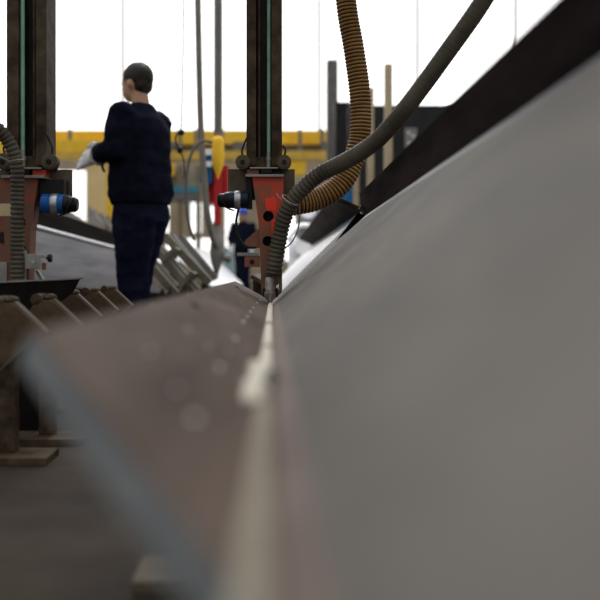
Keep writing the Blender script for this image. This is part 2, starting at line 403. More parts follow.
bm = B(); prism(bm, [P(367, 215, YF+.012), P(358, 212.5, YF+.012), P(336, 241, YF+.012)], V(0, .012, 0)); obj('shade_wedge', bm, M['blackplate'], beam)['label'] = 'black wedge for the shaded gap at the far end'  # black piece stands in for the shaded gap at the web end
# weld bead: slag crust in the corner, cracked across in a few places
def bead(bm, y0, y1, wd, xo, zo):
    n = max(6, int((y1-y0)/0.02)); rows = []
    for i in range(n+1):
        y = y0+(y1-y0)*i/n; row = []
        for j in range(9):
            a = j/8; x = (a-0.5)*wd*(1+0.12*noise.noise(V(y*14, j > 4, 2)))
            z = 0.004*math.sin(math.pi*a)+0.0016*noise.noise(V(x*150, y*60, 1))
            row.append(bm.verts.new((xo+x, y, zo+z)))
        rows.append(row)
    top = [r[:] for r in rows]
    for i in range(n):
        for j in range(8): bm.faces.new((rows[i][j], rows[i][j+1], rows[i+1][j+1], rows[i+1][j]))
    r = bmesh.ops.extrude_face_region(bm, geom=[f for f in bm.faces if all(v in sum(top, []) for v in f.verts)]) if False else None
bx, bz = GX-0.005, GZ+0.0075
bm = B()
for y0, y1, wd in ((0.86, 1.245, 0.0165), (1.28, 1.81, 0.016), (1.87, 3.07, 0.0165)): bead(bm, y0, y1, wd, bx, bz)
wb = obj('weld_bead', bm, M['flux'], beam, smooth='all'); wb['label'] = 'cream coloured strip of weld slag along the corner'
bm = B(); bead(bm, 0.2, 0.82, 0.0138, bx+0.001, bz+0.001)
obj('near_bead', bm, M['fluxdull'], beam, smooth='all')['label'] = 'duller near end of the weld slag strip'
for y0, y1 in ((1.245, 1.28), (1.81, 1.87), (0.82, 0.86)):
    bm = B(); bead(bm, y0-.002, y1+.002, 0.0165, bx, bz-0.0012); obj('crack', bm, M['slagdark'], beam, smooth='all')
# far bead beyond the torch is bare groove; spatter drops on the brown plate
def on_plane(px, py, p0, n):
    r = P(px, py, 1.0)-V(0, 0, H); t = (Vector(p0)-V(0, 0, H)).dot(n)/r.dot(n); return V(0, 0, H)+r*t
for px, py, r in ((243, 322, .0034), (235, 339, .0034), (219, 368, .0032), (194, 419, .0034), (257, 303, .003), (253, 308, .003), (250, 312, .003), (247, 317, .003), (260, 300, .003), (188, 330, .0026), (208, 346, .0022), (150, 352, .0022), (228, 352, .002), (176, 390, .002)):
    p = on_plane(px, py, FI_F, fnorm)
    bm = B(); ball(bm, p-fnorm*0.0006, r, r, r*0.6, 2); obj('spatter_drop', bm, M['spatter'], beam, smooth='all')
# lump of slag on the weld line
bm = B(); p = V(bx-0.008, 0.84, bz+0.006)
for i in range(16):
    f = -0.12+0.24*i/15
    ball(bm, p+V(random.uniform(-.004, .004), f, random.uniform(-.002, .002)), random.uniform(.0075, .0105), random.uniform(.016, .024), random.uniform(.005, .0075), 2)
bm = fuse(bm, 0.002, 2, 0.0008, 120)
lump = thing('slag_lump', 'cream lump of broken slag lying on the weld line nearest the lens', 'slag', (bx-0.006, 0.84, bz))
obj('crust', bm, M['flux'], lump, smooth='all')
bm = B()
for i in range(5): ball(bm, V(bx+0.0085+random.uniform(-.003, .006), 0.86+random.uniform(-.018, .018), bz+0.008+random.uniform(0, .003)), random.uniform(.0035, .006), random.uniform(.006, .010), .004, 2)
bm = fuse(bm, 0.0018, 2, 0.0006, 150); obj('dark_crust', bm, M['slagdark'], lump, smooth='all')['label'] = 'dark grey crumbs on its right side'

# cradles that carry the beam (V supports, mostly hidden below it)
def cradle(y, label):
    t = thing('beam_cradle', label, 'stand', (GX, y, 0), 'cradles under the long beam')
    b = B(); f = FI_F+fnorm*0.026; f.y = y
    o = FO_F+fnorm*0.026; o.y = y; g = V(GX, y, GZ)+wnorm*0.024+wdir*0.02; h = V(0.36, y, WT_F.z-0.03)+wnorm*0.026
    prism(b, [V(-0.13, y-0.02, 0), V(-0.13, y-0.02, o.z-0.0+0.012), V(f.x-0.0, y-0.02, f.z-0.004), V(g.x+0.0, y-0.02, g.z-0.008), V(h.x-0.02, y-0.02, h.z-0.03), V(0.34, y-0.02, 0)], V(0, 0.04, 0))
    obj('gusset', b, M['bracket'], t)
    b = B(); bxx(b, -0.22, 0.42, y-0.06, y+0.06, 0, 0.02, 0.003); obj('foot_plate', b, M['bracketedge'], t)
cradle(1.35, 'rusty support plate under the near half of the long foreground beam')
cradle(2.95, 'rusty support plate under the far end of the long foreground beam')

# ------------------------------------------------------------------ the next beam in line, beyond the first
b2 = thing('steel_beam', 'second steel beam beyond the foreground beam, bright white face and short dark flange', 'beam', (0.2, 6.4, 0))
y0, y1 = 4.0, 9.0
g0, t0 = P(281, 291, y0), P(361, 212, y0)
g1, t1 = V(g0.x, y1, g0.z), V(t0.x, y1, t0.z)
d2 = (t0-g0).normalized(); n2 = V(d2.z, 0, -d2.x)
bm = B(); slab(bm, [g0, g1, t1, t0], 0.02, n2, 0.003); obj('web', bm, M['sheensteel'], b2)['label'] = 'sheen whitened steel face'
ao = P(331, 198, y0)
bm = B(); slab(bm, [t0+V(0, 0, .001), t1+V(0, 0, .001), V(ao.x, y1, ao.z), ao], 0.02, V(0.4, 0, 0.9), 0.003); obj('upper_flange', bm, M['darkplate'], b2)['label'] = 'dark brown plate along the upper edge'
bm = B(); slab(bm, [g0, g1, g1+V(-.14, 0, .08), g0+V(-.14, 0, .08)], 0.02, V(-.4, 0, -.9), 0.003); obj('lower_flange', bm, M['flange'], b2)
for y, lab in ((4.6, 'rusty support plate under the near end of the second, bright faced beam'), (7.8, 'rusty support plate under the far half of the second, bright faced beam')):
    t = thing('beam_cradle', lab, 'stand', (0.2, y, 0))
    bm = B(); prism(bm, [V(g0.x-.15, y, 0), V(g0.x-.15, y, g0.z+.05), V(g0.x, y, g0.z-0.03), V(t0.x-.02, y, t0.z-.06), V(t0.x, y, 0)], V(0, .04, 0)); obj('gusset', bm, M['bracket'], t)
    bm = B(); bxx(bm, g0.x-.2, t0.x+.05, y-.05, y+.09, 0, .015); obj('foot_plate', bm, M['bracketedge'], t)

# ------------------------------------------------------------------ welding heads
def welding_head(m, cx, d, dz, label, left):
    t = thing('welding_head', label, 'welding machine', (cx, d, 0))
    U = 1/269.0
    def q(px, py, y=0.0): return V(m*(px-263.5)*U, y, H+dz+(272-py)*U)
    def bq(b, x0, x1, ya, yb, y0, y1, bev=0.0015, mi=0):
        a, c = q(x0, ya), q(x1, yb); bxx(b, min(a.x, c.x), max(a.x, c.x), y0, y1, min(a.z, c.z), max(a.z, c.z), bev, mi)
    L = dict(parent=t, local=True)
    ztop = -112     # py of the top of the column
    b = B(); bq(b, 246.5, 256, ztop, 166, -0.02, 0.10); bq(b, 271.5, 282, ztop, 166, -0.02, 0.10); bq(b, 258.2, 260.2, ztop, 160, 0.0, 0.1); o = obj('column', b, M['grime'], **L)
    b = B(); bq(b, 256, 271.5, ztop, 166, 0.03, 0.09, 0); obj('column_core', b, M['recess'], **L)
    b = B(); bq(b, 240, 288, 157, 169, 0.0, 0.03); obj('carriage', b, M['grime'], **L)
    for px in (243, 284):
        b = B(); cyl(b, q(px, 163, -0.035), q(px, 163, 0.0), 7.2*U, 28); cyl(b, q(px, 163, -0.040), q(px, 163, -0.035), 5.8*U, 28); r = obj('roller', b, M['grime2'], smooth=True, **L)
        b = B(); cyl(b, q(px, 163.5, -0.050), q(px, 163.5, -0.040), 2.4*U, 6); obj('bolt', b, M['recess'], parent=r, local=True)
    b = B(); bq(b, 227.5, 295, 168, 199, 0.03, 0.045); obj('back_plate', b, M['grime2'], **L)
    # pale green tube with its fitting between the posts
    b = B(); cyl(b, q(269, ztop, -0.005), q(268.8, 152, -0.005), 1.9*U, 14); g = obj('tube', b, M['green'], smooth=True, **L); g['label'] = 'pale green tube'
    b = B(); lathe(b, q(268.8, 152, -0.005), q(268.5, 169, -0.005), [(0, .008), (.3, .008), (.31, .011), (.5, .011), (.51, .0085), (1, .0085)], 12); obj('fitting', b, M['greymetal'], parent=g, local=True, smooth=True)
    # clamp above the box
    b = B(); bq(b, 247, 259, 170, 177, -0.02, 0.03); obj('clamp_block', b, M['red'], **L)
    b = B(); bq(b, 261, 272, 169.5, 174, -0.03, 0.03); bq(b, 273, 281, 171, 177, -0.01, 0.03); bq(b, 262, 263.5, 172, 177, -0.03, -0.02); obj('clamp_screw', b, M['recess'], **L)
    b = B(); bq(b, 250, 278, 168.2, 169.6, -0.035, 0.03, 0.0008); bq(b, 246, 283.5, 176, 178.4, -0.06, 0.03, 0.0008); obj('top_plate', b, M['greymetal'], **L)
    # the red box: front plate with two round holes, sides and back
    out = [(252.5, 178.4), (283.3, 178.4), (283, 215), (279.5, 262), (278.5, 284), (261.5, 293), (260.5, 262), (258.8, 224)]
    o2 = [(m*(x-263.5)*U, H+dz+(272-y)*U) for x, y in out]
    hl = [(m*(268.4-263.5)*U, H+dz+(272-217)*U, 5.3*U), (m*(267.6-263.5)*U, H+dz+(272-241.5)*U, 5.0*U)]
    b = holed_plate(o2, hl, 0.008); bmesh.ops.translate(b, verts=b.verts, vec=(0, -0.045, 0))
    fp = obj('front_plate', b, M['redworn'] if left else M['red'], **L); fp['label'] = 'worn red painted plate with two round holes'
    if not left:
        b = B(); pts = [(264.8, 199.5), (274, 198), (277, 203), (276, 213), (272, 211), (266.5, 211.5)]
        prism(b, [q(x, y, -0.0462) for x, y in pts], V(0, 0.0012, 0)); obj('paint_patch', b, M['redfresh'], parent=fp, local=True)
        b = B(); prism(b, [q(x, y, -0.0462) for x, y in ((271.2, 221), (275, 218), (274.6, 236), (271.6, 237))], V(0, 0.0012, 0)); obj('paint_patch', b, M['redfresh'], parent=fp, local=True)
    else:
        b = B(); bq(b, 275, 288, 200.5, 211.5, -0.0462, -0.045, 0); s = obj('sticker', b, M['sticker'], parent=fp, local=True); s['label'] = 'cream square sticker with a dark mark'
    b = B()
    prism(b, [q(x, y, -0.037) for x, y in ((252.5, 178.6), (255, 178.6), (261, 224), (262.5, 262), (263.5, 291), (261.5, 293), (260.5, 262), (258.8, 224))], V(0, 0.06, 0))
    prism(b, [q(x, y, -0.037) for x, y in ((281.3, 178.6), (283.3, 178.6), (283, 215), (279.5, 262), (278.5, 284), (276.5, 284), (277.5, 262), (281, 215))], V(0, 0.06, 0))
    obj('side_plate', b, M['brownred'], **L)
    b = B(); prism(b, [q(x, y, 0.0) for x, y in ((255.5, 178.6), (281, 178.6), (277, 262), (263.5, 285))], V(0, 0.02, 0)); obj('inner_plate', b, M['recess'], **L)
    w = 22 if left else 6.5
    b = B(); bq(b, 252.5-w, 252.3, 178.6, 209, -0.03, 0.03); obj('housing_shade_block', b, M['black'], **L)  # black housing on the left head; on the centre one, the box's shaded side
    # motor lying across
    x1 = 252.5-w if not left else 247
    b = B(); lathe(b, q(x1+3, 200.5, -0.03), q(230, 200.5, -0.03), [(0, 7*U), (.06, 8.6*U), (.35, 8.8*U), (.36, 8.2*U), (.5, 8.2*U), (.52, 8.8*U), (1, 8.3*U)], 28)
    mo = obj('motor', b, M['blue'] if left else M['navymotor'], smooth=True, **L)
    b = B(); lathe(b, q(241, 200.5, -0.03), q(235, 200.5, -0.03), [(0, 9*U), (.1, 9.3*U), (.9, 9.3*U), (1, 9*U)], 28); obj('band', b, M['silver'], parent=mo, local=True, smooth=True)
    b = B(); lathe(b, q(230, 200.8, -0.03), q(218, 201.2, -0.03), [(0, 8.4*U), (.35, 8*U), (.4, 7*U), (.8, 6.8*U), (1, 5.2*U)], 24); obj('end_cap', b, M['black'], parent=mo, local=True, smooth=True)
    pts, _ = spline([q(219, 196, -0.06), q(224, 203, -0.064), q(228, 209, -0.05), q(234, 211, -0.03)], 20); b = B(); sweep(b, pts, 0.003, 8); obj('lead', b, M['cable'], parent=mo, local=True, smooth='all')
    # black cable looping below the motor
    if not left:
        pts, _ = spline([q(239, 209, -0.03), q(236.5, 222, -0.03), q(238.5, 236, -0.03), q(244, 245, -0.03), q(252, 248, -0.03), q(260, 246, -0.02)], 40)
        b = B(); sweep(b, pts, 0.0045, 10); obj('cable', b, M['cable'], smooth='all', **L)
        # triangular stay and little red block
        b = B(); prism(b, [q(x, y, -0.03) for x, y in ((260, 228), (260, 248), (243, 246), (246, 240))], V(0, 0.03, 0)); obj('stay', b, M['brownred'], **L)
        b = B(); bq(b, 237.5, 258.5, 253, 256.2, -0.05, 0.01); obj('shelf_plate', b, M['greymetal'], **L)
        b = B(); bq(b, 245, 260, 256.2, 267, -0.048, 0.0); s = obj('side_block', b, M['brownred'], **L)
        b = B(); cyl(b, q(252.3, 262, -0.051), q(252.3, 262, -0.046), 2.4*U, 16); obj('bolt', b, M['recess'], parent=s, local=True)
    else:      # broad rusty mounting plate left of the box, grey pads below
        b = B(); bq(b, 283, 312, 179, 282, -0.01, 0.01); mp_ = obj('mounting_plate', b, M['brownred'], **L)
        for (px, py) in ((286, 230), (300, 255)):
            b = B(); cyl(b, q(px, py, -0.016), q(px, py, -0.010), 5*U, 18); obj('boss', b, M['recess'], parent=mp_, local=True)
        b = B(); bq(b, 279, 292, 252, 280, -0.05, -0.012); obj('pad', b, M['greymetal'], **L)
    # small black loops beside the column
    for pl in ([(244.5, 160), (242, 152), (244, 145), (247, 138)], [(283, 146), (285.5, 150), (284.5, 155), (282, 158)]):
        pts, _ = spline([q(x, y, -0.01) for x, y in pl], 24); b = B(); sweep(b, pts, 0.0036, 8); obj('cable', b, M['cable'], smooth='all', **L)
    # torch: fork and nozzle
    b = B(); prism(b, [q(x, y, -0.05) for x, y in ((263, 274), (282, 270), (282, 290), (279.5, 293), (278.5, 284), (275.5, 280), (269, 280), (266, 286), (265, 291.5), (262.5, 291))], V(0, 0.03, 0), 0.001); tr = obj('torch_clamp', b, M['grime2'], **L)
    b = B(); lathe(b, q(270.4, 277, -0.045), q(270, 301, -0.042), [(0, 4.6*U), (.12, 5.6*U), (.62, 6.0*U), (.64, 6.8*U), (.80, 6.4*U), (.95, 3.0*U), (1, 2.6*U)], 20); nz = obj('nozzle', b, M['nozzle'], smooth=True, **L)
    b = B(); cyl(b, q(270, 301, -0.042), q(269.9, 303.8, -0.042), 1.9*U, 12); obj('contact_tip', b, M['recess'], parent=nz, local=True)
    for px in (264.5, 276.5):
        b = B(); cyl(b, q(px, 288, -0.052), q(px, 296.5, -0.046), 1.5*U, 10); obj('torch_screw', b, M['recess'], parent=tr, local=True)
    return t, q

head, q = welding_head(1, (263.5-VX)/269.0, 3.1, 0.0, 'rusty red welding head with dark motor standing over the foreground weld line', False)
def wp(px, py, d): return P(px, py, d)-Vector((head.location.x, head.location.y, 0))
b = B()
corrugated(b, [wp(*a) for a in ((273.6, 273, 3.035), (275, 263, 3.03), (278.5, 243, 3.02), (283, 222, 3.0), (291, 203, 2.98), (304, 187.5, 2.95), (320, 174, 2.92), (339, 164.5, 2.88), (357, 154.5, 2.84), (373, 143.5, 2.8), (387, 130, 2.76), (409, 104, 2.7), (443, 58, 2.65), (486, -4, 2.6), (520, -70, 2.62), (538, -150, 2.69), (541, -185, 2.71))], 0.0295, 0.0285, 0.0165, 0.0045, 0.19)
o = obj('flux_hose', b, M['hose'], parent=head, local=True, smooth='all'); o['label'] = 'grey corrugated hose arching up to the right'
b = B()
pp = wp(290, 200, 2.95); tdir = (wp(304, 187.5, 2.95)-wp(283, 222, 3.0)).normalized(); s, t2 = frame_of(tdir)
ring = [pp+(s*math.cos(2*math.pi*i/24)+t2*math.sin(2*math.pi*i/24))*0.0315 for i in range(25)]
sweep(b, ring, 0.0016, 6); pt, _ = spline([pp+V(-.03, -.01, 0), pp+V(-.042, -.02, .012), pp+V(-.048, -.02, .022)], 8); sweep(b, pt, 0.0014, 6)
obj('wire_tie', b, M['tie'], parent=o, local=True)
b = B()
ctrl = [wp(*a) for a in ((282, 206, 3.24), (297, 203.5, 3.25), (314, 200, 3.27), (331, 192.5, 3.28), (344, 179.5, 3.29), (353, 162, 3.3), (358, 146, 3.3), (360.5, 130, 3.3), (360, 95, 3.3), (354, 50, 3.3), (346, 0, 3.3), (342, -80, 3.3))]
corrugated(b, ctrl, 0.046, 0.040, 0.0145, 0.0065)
o = obj('suction_hose', b, M['hosebrown'], parent=head, local=True, smooth='all'); o['label'] = 'amber brown ribbed hose behind the grey one'
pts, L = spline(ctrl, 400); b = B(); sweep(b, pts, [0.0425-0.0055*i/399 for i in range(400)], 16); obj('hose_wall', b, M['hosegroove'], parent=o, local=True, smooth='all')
pts, _ = spline([wp(*a) for a in ((297, 196, 3.16), (299.5, 212, 3.16), (298, 229, 3.14), (291, 243, 3.12), (281, 251, 3.1))], 40)
b = B(); sweep(b, pts, 0.0028, 8); obj('cable', b, M['greycable'], parent=head, local=True, smooth='all')

lhead, ql = welding_head(-1, (29-VX)/301.0, 2.77, -0.042, 'rusty welding head with blue motor at the left edge, behind a black plate', True)
def lp(px, py, d): return P(px, py, d)-Vector((lhead.location.x, lhead.location.y, 0))
b = B()
corrugated(b, [lp(*a) for a in ((17.8, 290, 2.66), (17.6, 265, 2.66), (17.5, 240, 2.66), (17.3, 215, 2.65), (17.6, 190, 2.65), (17, 168, 2.64), (13.5, 152, 2.63), (6, 138, 2.62), (-6, 126, 2.6), (-30, 110, 2.58), (-62, 80, 2.58), (-82, 20, 2.62), (-88, -80, 2.66), (-88, -176, 2.70))], 0.0225, 0.0225, 0.0145, 0.004, 0.31)
o = obj('flux_hose', b, M['hose'], parent=lhead, local=True, smooth='all'); o['label'] = 'grey corrugated hose hanging straight down'
b = B(); pp = lp(16.3, 161, 2.64); ring = [pp+V(math.cos(2*math.pi*i/24)*.0245, math.sin(2*math.pi*i/24)*.0245, .004*math.cos(2*math.pi*i/24)) for i in range(25)]
sweep(b, ring, 0.0014, 6); pt, _ = spline([pp+V(-.02, -.015, 0), pp+V(-.034, -.02, .006), pp+V(-.05, -.02, .014)], 8); sweep(b, pt, 0.0012, 6); obj('wire_tie', b, M['tie'], parent=o, local=True)
b = B(); a, c = lp(25, 254, 2.66), lp(41, 269, 2.72); bxx(b, a.x, c.x, a.y, c.y, c.z, a.z, 0.002)
a, c = lp(40, 255, 2.66), lp(46, 258, 2.70); bxx(b, a.x, c.x, a.y, c.y, c.z, a.z, 0.001)
a, c = lp(21, 250, 2.68), lp(27, 281, 2.72); bxx(b, a.x, c.x, a.y, c.y, c.z, a.z, 0.002)
cl = obj('clamp', b, M['greymetal'], parent=lhead, local=True); cl['label'] = 'grey metal clamp with a black knob'
b = B(); lathe(b, lp(46, 258, 2.68), lp(52, 258, 2.68), [(0, .004), (.3, .004), (.35, .013), (.9, .014), (1, .010)], 14); obj('knob', b, M['black'], parent=cl, local=True, smooth=True)
b = B(); cyl(b, lp(33, 262, 2.655), lp(33, 262, 2.662), .005, 12); obj('bolt', b, M['silver'], parent=cl, local=True)
b = B(); cyl(b, lp(44, 263, 2.69), lp(44, 270, 2.69), .007, 10); obj('screw', b, M['brownred'], parent=cl, local=True)
# gantry beam that carries both heads, above the frame
g = thing('machine_gantry', 'steel cross beam above the frame that carries the welding heads', 'gantry', (-0.4, 3.0, 0))
b = B(); bxx(b, -2.6, 2.2, 2.78, 3.2, 1.93, 2.25, 0.01); obj('cross_beam', b, M['yellowdk'], g)
for x in (-2.5, 2.1):
    b = B(); bxx(b, x-.12, x+.12, 2.85, 3.15, 0, 1.93, 0.01); obj('leg', b, M['yellowdk'], g)

# ------------------------------------------------------------------ left lane: black plate, rusty brackets
b = B()
d = 2.56
p = [P(-60, 285.5, d), P(79.5, 278.8, d), P(73.5, 291, d), P(64, 299, d), P(40, 316, d), P(-60, 320, d)]
prism(b, p, V(0, 0.012, 0), 0.002)
bp = thing('steel_channel', 'black steel channel under the left welding head, thin pale top edge', 'channel', (p[0].x*.5+p[1].x*.5, d, 0))
obj('side_plate', b, M['blackplate'], bp)
b = B()
prism(b, [P(-60, 284.2, d-.004), P(80.5, 277.6, d-.004), P(79.9, 279.2, d-.004), P(-60, 286.0, d-.004)], V(0, 0.04, 0.0), 0.0015)
obj('top_strip', b, M['greymetal'], bp)['label'] = 'thin pale grey top edge'
b = B(); bxx(b, p[0].x, p[3].x-.05, d+.03, d+.10, 0.0, 0.34); obj('stand', b, M['blackplate'], bp)
b = B(); prism(b, [P(35, 271, 2.75), P(37.5, 270, 2.75), P(43, 279, 2.75), P(40, 280, 2.75)], V(0, .02, 0)); obj('guide_strip', b, M['olivepale'], bp)

def bracket(x, y, label, s=1.0):
    """rusty cradle bracket: leaning square plate with paler edge strip, rib behind, roller on top and a foot"""
    t = thing('cradle_bracket', label, 'bracket', (x, y, 0), 'rusty brackets along the left roller line')
    b = B(); zt = H-0.082
    prism(b, [V(x-.10*s, y, zt-.10), V(x-.045*s, y, zt), V(x-.005*s, y, zt), V(x+.075*s, y, zt-.075), V(x-.02*s, y, zt-.17)], V(0, .012, 0), .001); obj('gusset', b, M['bracket'], t)
    b = B(); bxx(b, x-.045, x+.0, y+.013, y+.05, .02, zt-.06, .002); obj('post', b, M['grime'], t)
    b = B()
    c = V(x+.035*s, y+.03, zt-.038); rot = Matrix.Rotation(math.radians(43), 3, 'Y')
    box(b, c, (.105*s, .040, .006), .001, rot); 
    c = V(x+.02*s, y-.010, zt-.125); rot = Matrix.Rotation(math.radians(-44), 3, 'Y'); box(b, c, (.13*s, .018, .005), .001, rot)
    obj('edge_strip', b, M['bracketedge'], t)
    b = B(); cyl(b, V(x-.045*s, y+.0, zt+.002), V(x-.045*s, y+.09, zt+.002), .015*s, 16); ball(b, V(x-.02, y+.05, zt+.006), .020, .03, .013, 2); r = obj('roller', b, M['grime'], t, smooth=True)
    b = B(); bxx(b, x-.12, x+.10, y-.05, y+.08, 0, .02, .002); obj('foot_plate', b, M['grime'], t)
    return t
br = bracket(-0.685, 2.2, 'rusty cradle bracket in front of the black channel, nearest the left edge of the photo', 1.1)
for y, x, lab in ((2.44, -0.645, 'rusty cradle bracket leaning just right of the black channel, second from the left edge'),
               (2.98, -0.70, 'rusty cradle bracket beyond the right end of the black channel, third in the row'),
               (3.42, -0.72, 'rusty cradle bracket fourth in the row, left of the worker in navy'),
               (3.90, -0.74, 'rusty cradle bracket farthest in the row, beside the legs of the worker in navy')):
    dup(br, (x, y, 0), lab)

# ------------------------------------------------------------------ left beam behind the machine
b3 = thing('steel_beam', 'pale grey steel beam behind the left welding head, bright rim and dark plate above', 'beam', (-1.5, 7.0, 0))
a0, a1 = P(33, 226.5, 5.65), P(120, 249.5, 8.2); av = (a1-a0); a1 = a0+av*1.15; a0 = a0-av*0.6
dn = V(0.46, 0, -0.52)
bm = B(); slab(bm, [a0, a1, a1+dn, a0+dn], 0.02, V(-.75, 0, -.66), 0.004); obj('web', bm, M['leftweb'], b3, smooth=True)
bm = B(); cyl(bm, a0+V(.014, 0, .0), a1+V(.014, 0, .0), .014, 12); obj('rim', bm, M['sheensteel'], b3, smooth=True)['label'] = 'bright ground rim'
up0, up1 = V(-.005, 0, .150), V(-.005, 0, .150)
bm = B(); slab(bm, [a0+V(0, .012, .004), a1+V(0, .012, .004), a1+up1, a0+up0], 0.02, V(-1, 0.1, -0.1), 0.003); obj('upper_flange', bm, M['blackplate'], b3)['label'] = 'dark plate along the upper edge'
bm = B(); s0, s1 = a0+dn, a1+dn
slab(bm, [s0, s1, s1+V(.12, 0, .1), s0+V(.12, 0, .1)], 0.02, V(.5, 0, -.8), 0.003); obj('lower_flange', bm, M['leftweb'], b3)
bm = B()
for f in (0.1, 0.55, 0.95):
    c = s0.lerp(s1, f); bxx(bm, c.x-.12, c.x+.05, c.y-.03, c.y+.03, 0, c.z-0.012)
obj('stand', bm, M['bracket'], b3)
# leaning plates in front of the yellow column
pl = [(62, 207, 85, 222, 'midgrey', 12.0), (88, 205.5, 102, 223, 'midgrey', 12.4), (93, 209, 108, 227, 'grime2', 12.8), (100, 212, 113, 229, 'midgrey', 13.2), (106, 215, 118, 231, 'grime2', 13.6)]
lb = ['leftmost grey steel plate standing behind the dark beam edge, under the blue motor', 'grey steel plate standing right of the bright window, second of the stack', 'brown steel plate standing in the middle of the stack by the yellow column', 'grey steel plate standing in front of the yellow column, second from the worker', 'brown steel plate standing nearest the worker in navy, in front of the yellow column']
for (x0, ya, x1, yb, m, d), l in zip(pl, lb):
    bm = B(); a, c = P(x0, ya, d), P(x1, yb, d)
    prism(bm, [a, c, V(c.x, d, 0), V(a.x, d, 0)], V(0.03, 0.03, 0), .003)
    root_at(tag(obj('steel_plate', bm, M[m]), l, 'plate', 'plates standing on edge'), (c.x, d, 0))

# ribbed rack to the right of the worker's legs
rk = thing('beam_rack', 'olive grey rack of sloping steel bars just right of the navy worker\'s legs', 'rack', (-0.75, 6.4, 0))
for (x0, ya, x1, yb, d, wdt, m) in ((161, 238, 206, 286, 6.3, .060, 'olive'), (154, 244, 196, 292, 6.15, .035, 'olivepale'), (152, 251, 190, 296, 6.05, .05, 'olive'), (150, 261, 184, 300, 5.95, .035, 'olivepale'), (149, 270, 178, 303, 5.85, .05, 'olive'), (177, 238, 213, 281, 6.7, .05, 'midgrey'), (168, 237, 207, 284, 6.5, .045, 'olivepale')):
    b = B(); a, c = P(x0, ya, d), P(x1, yb, d); dv = (c-a).normalized(); nn = V(dv.z, 0, -dv.x)*-1
    prism(b, [a, c, c-nn*wdt*-1, a-nn*wdt*-1], V(0, .12, 0), .003); obj('bar', b, M[m], rk)
for (x0, ya, x1, yb, d) in ((174, 246, 160, 259, 5.98), (191, 271, 176, 287, 5.95)):
    b = B(); a, c = P(x0, ya, d), P(x1, yb, d); dv = (c-a).normalized(); nn = V(-dv.z, 0, dv.x)
    prism(b, [a, c, c+nn*.03, a+nn*.03], V(0, .5, 0), .003); obj('cross_rib', b, M['olive'], rk)
for (x0, x1, y0) in ((155, 164, 288), (165, 172, 286), (176, 187, 284)):
    b = B(); a = P(x0, y0, 5.8); c = P(x1, y0, 5.8); prism(b, [V(a.x, 5.8, 0), V(a.x, 5.8, a.z-.08), V(c.x-.01, 5.8, a.z), V(c.x, 5.8, a.z-.02), V(c.x, 5.8, 0)], V(0, .03, 0), .002); obj('upright', b, M['bracket'], rk)
# bright sheet lying on the far rack
b = B(); a, bb_, c, dd = P(166, 248, 9.0), P(212, 286.5, 7.2), None, None
ns = (bb_-a).cross(V(0, 1, 0)).normalized(); c, dd = on_plane(243, 284, a, ns), on_plane(206, 249, a, ns)
slab(b, [a, bb_, c, dd], .02, V(0, 0, -1), .003)
sh = thing('steel_sheet', 'bright white sloping steel sheet between the rack and the far torch', 'sheet', (-0.6, 8.0, 0))
obj('sheet', b, M['sheensteel'], sh)
for p_, y_ in ((a.lerp(bb_, .85), 0.1), (a.lerp(bb_, .15), 0.1), (c.lerp(dd, .2), -.3), (c.lerp(dd, .8), -.3)):
    zt = a.z-(p_.x-a.x)*ns.x/ns.z-.03
    b = B(); bxx(b, p_.x-.03, p_.x+.03, p_.y+y_, p_.y+y_+.06, 0, zt); obj('trestle_leg', b, M['bracket'], sh)

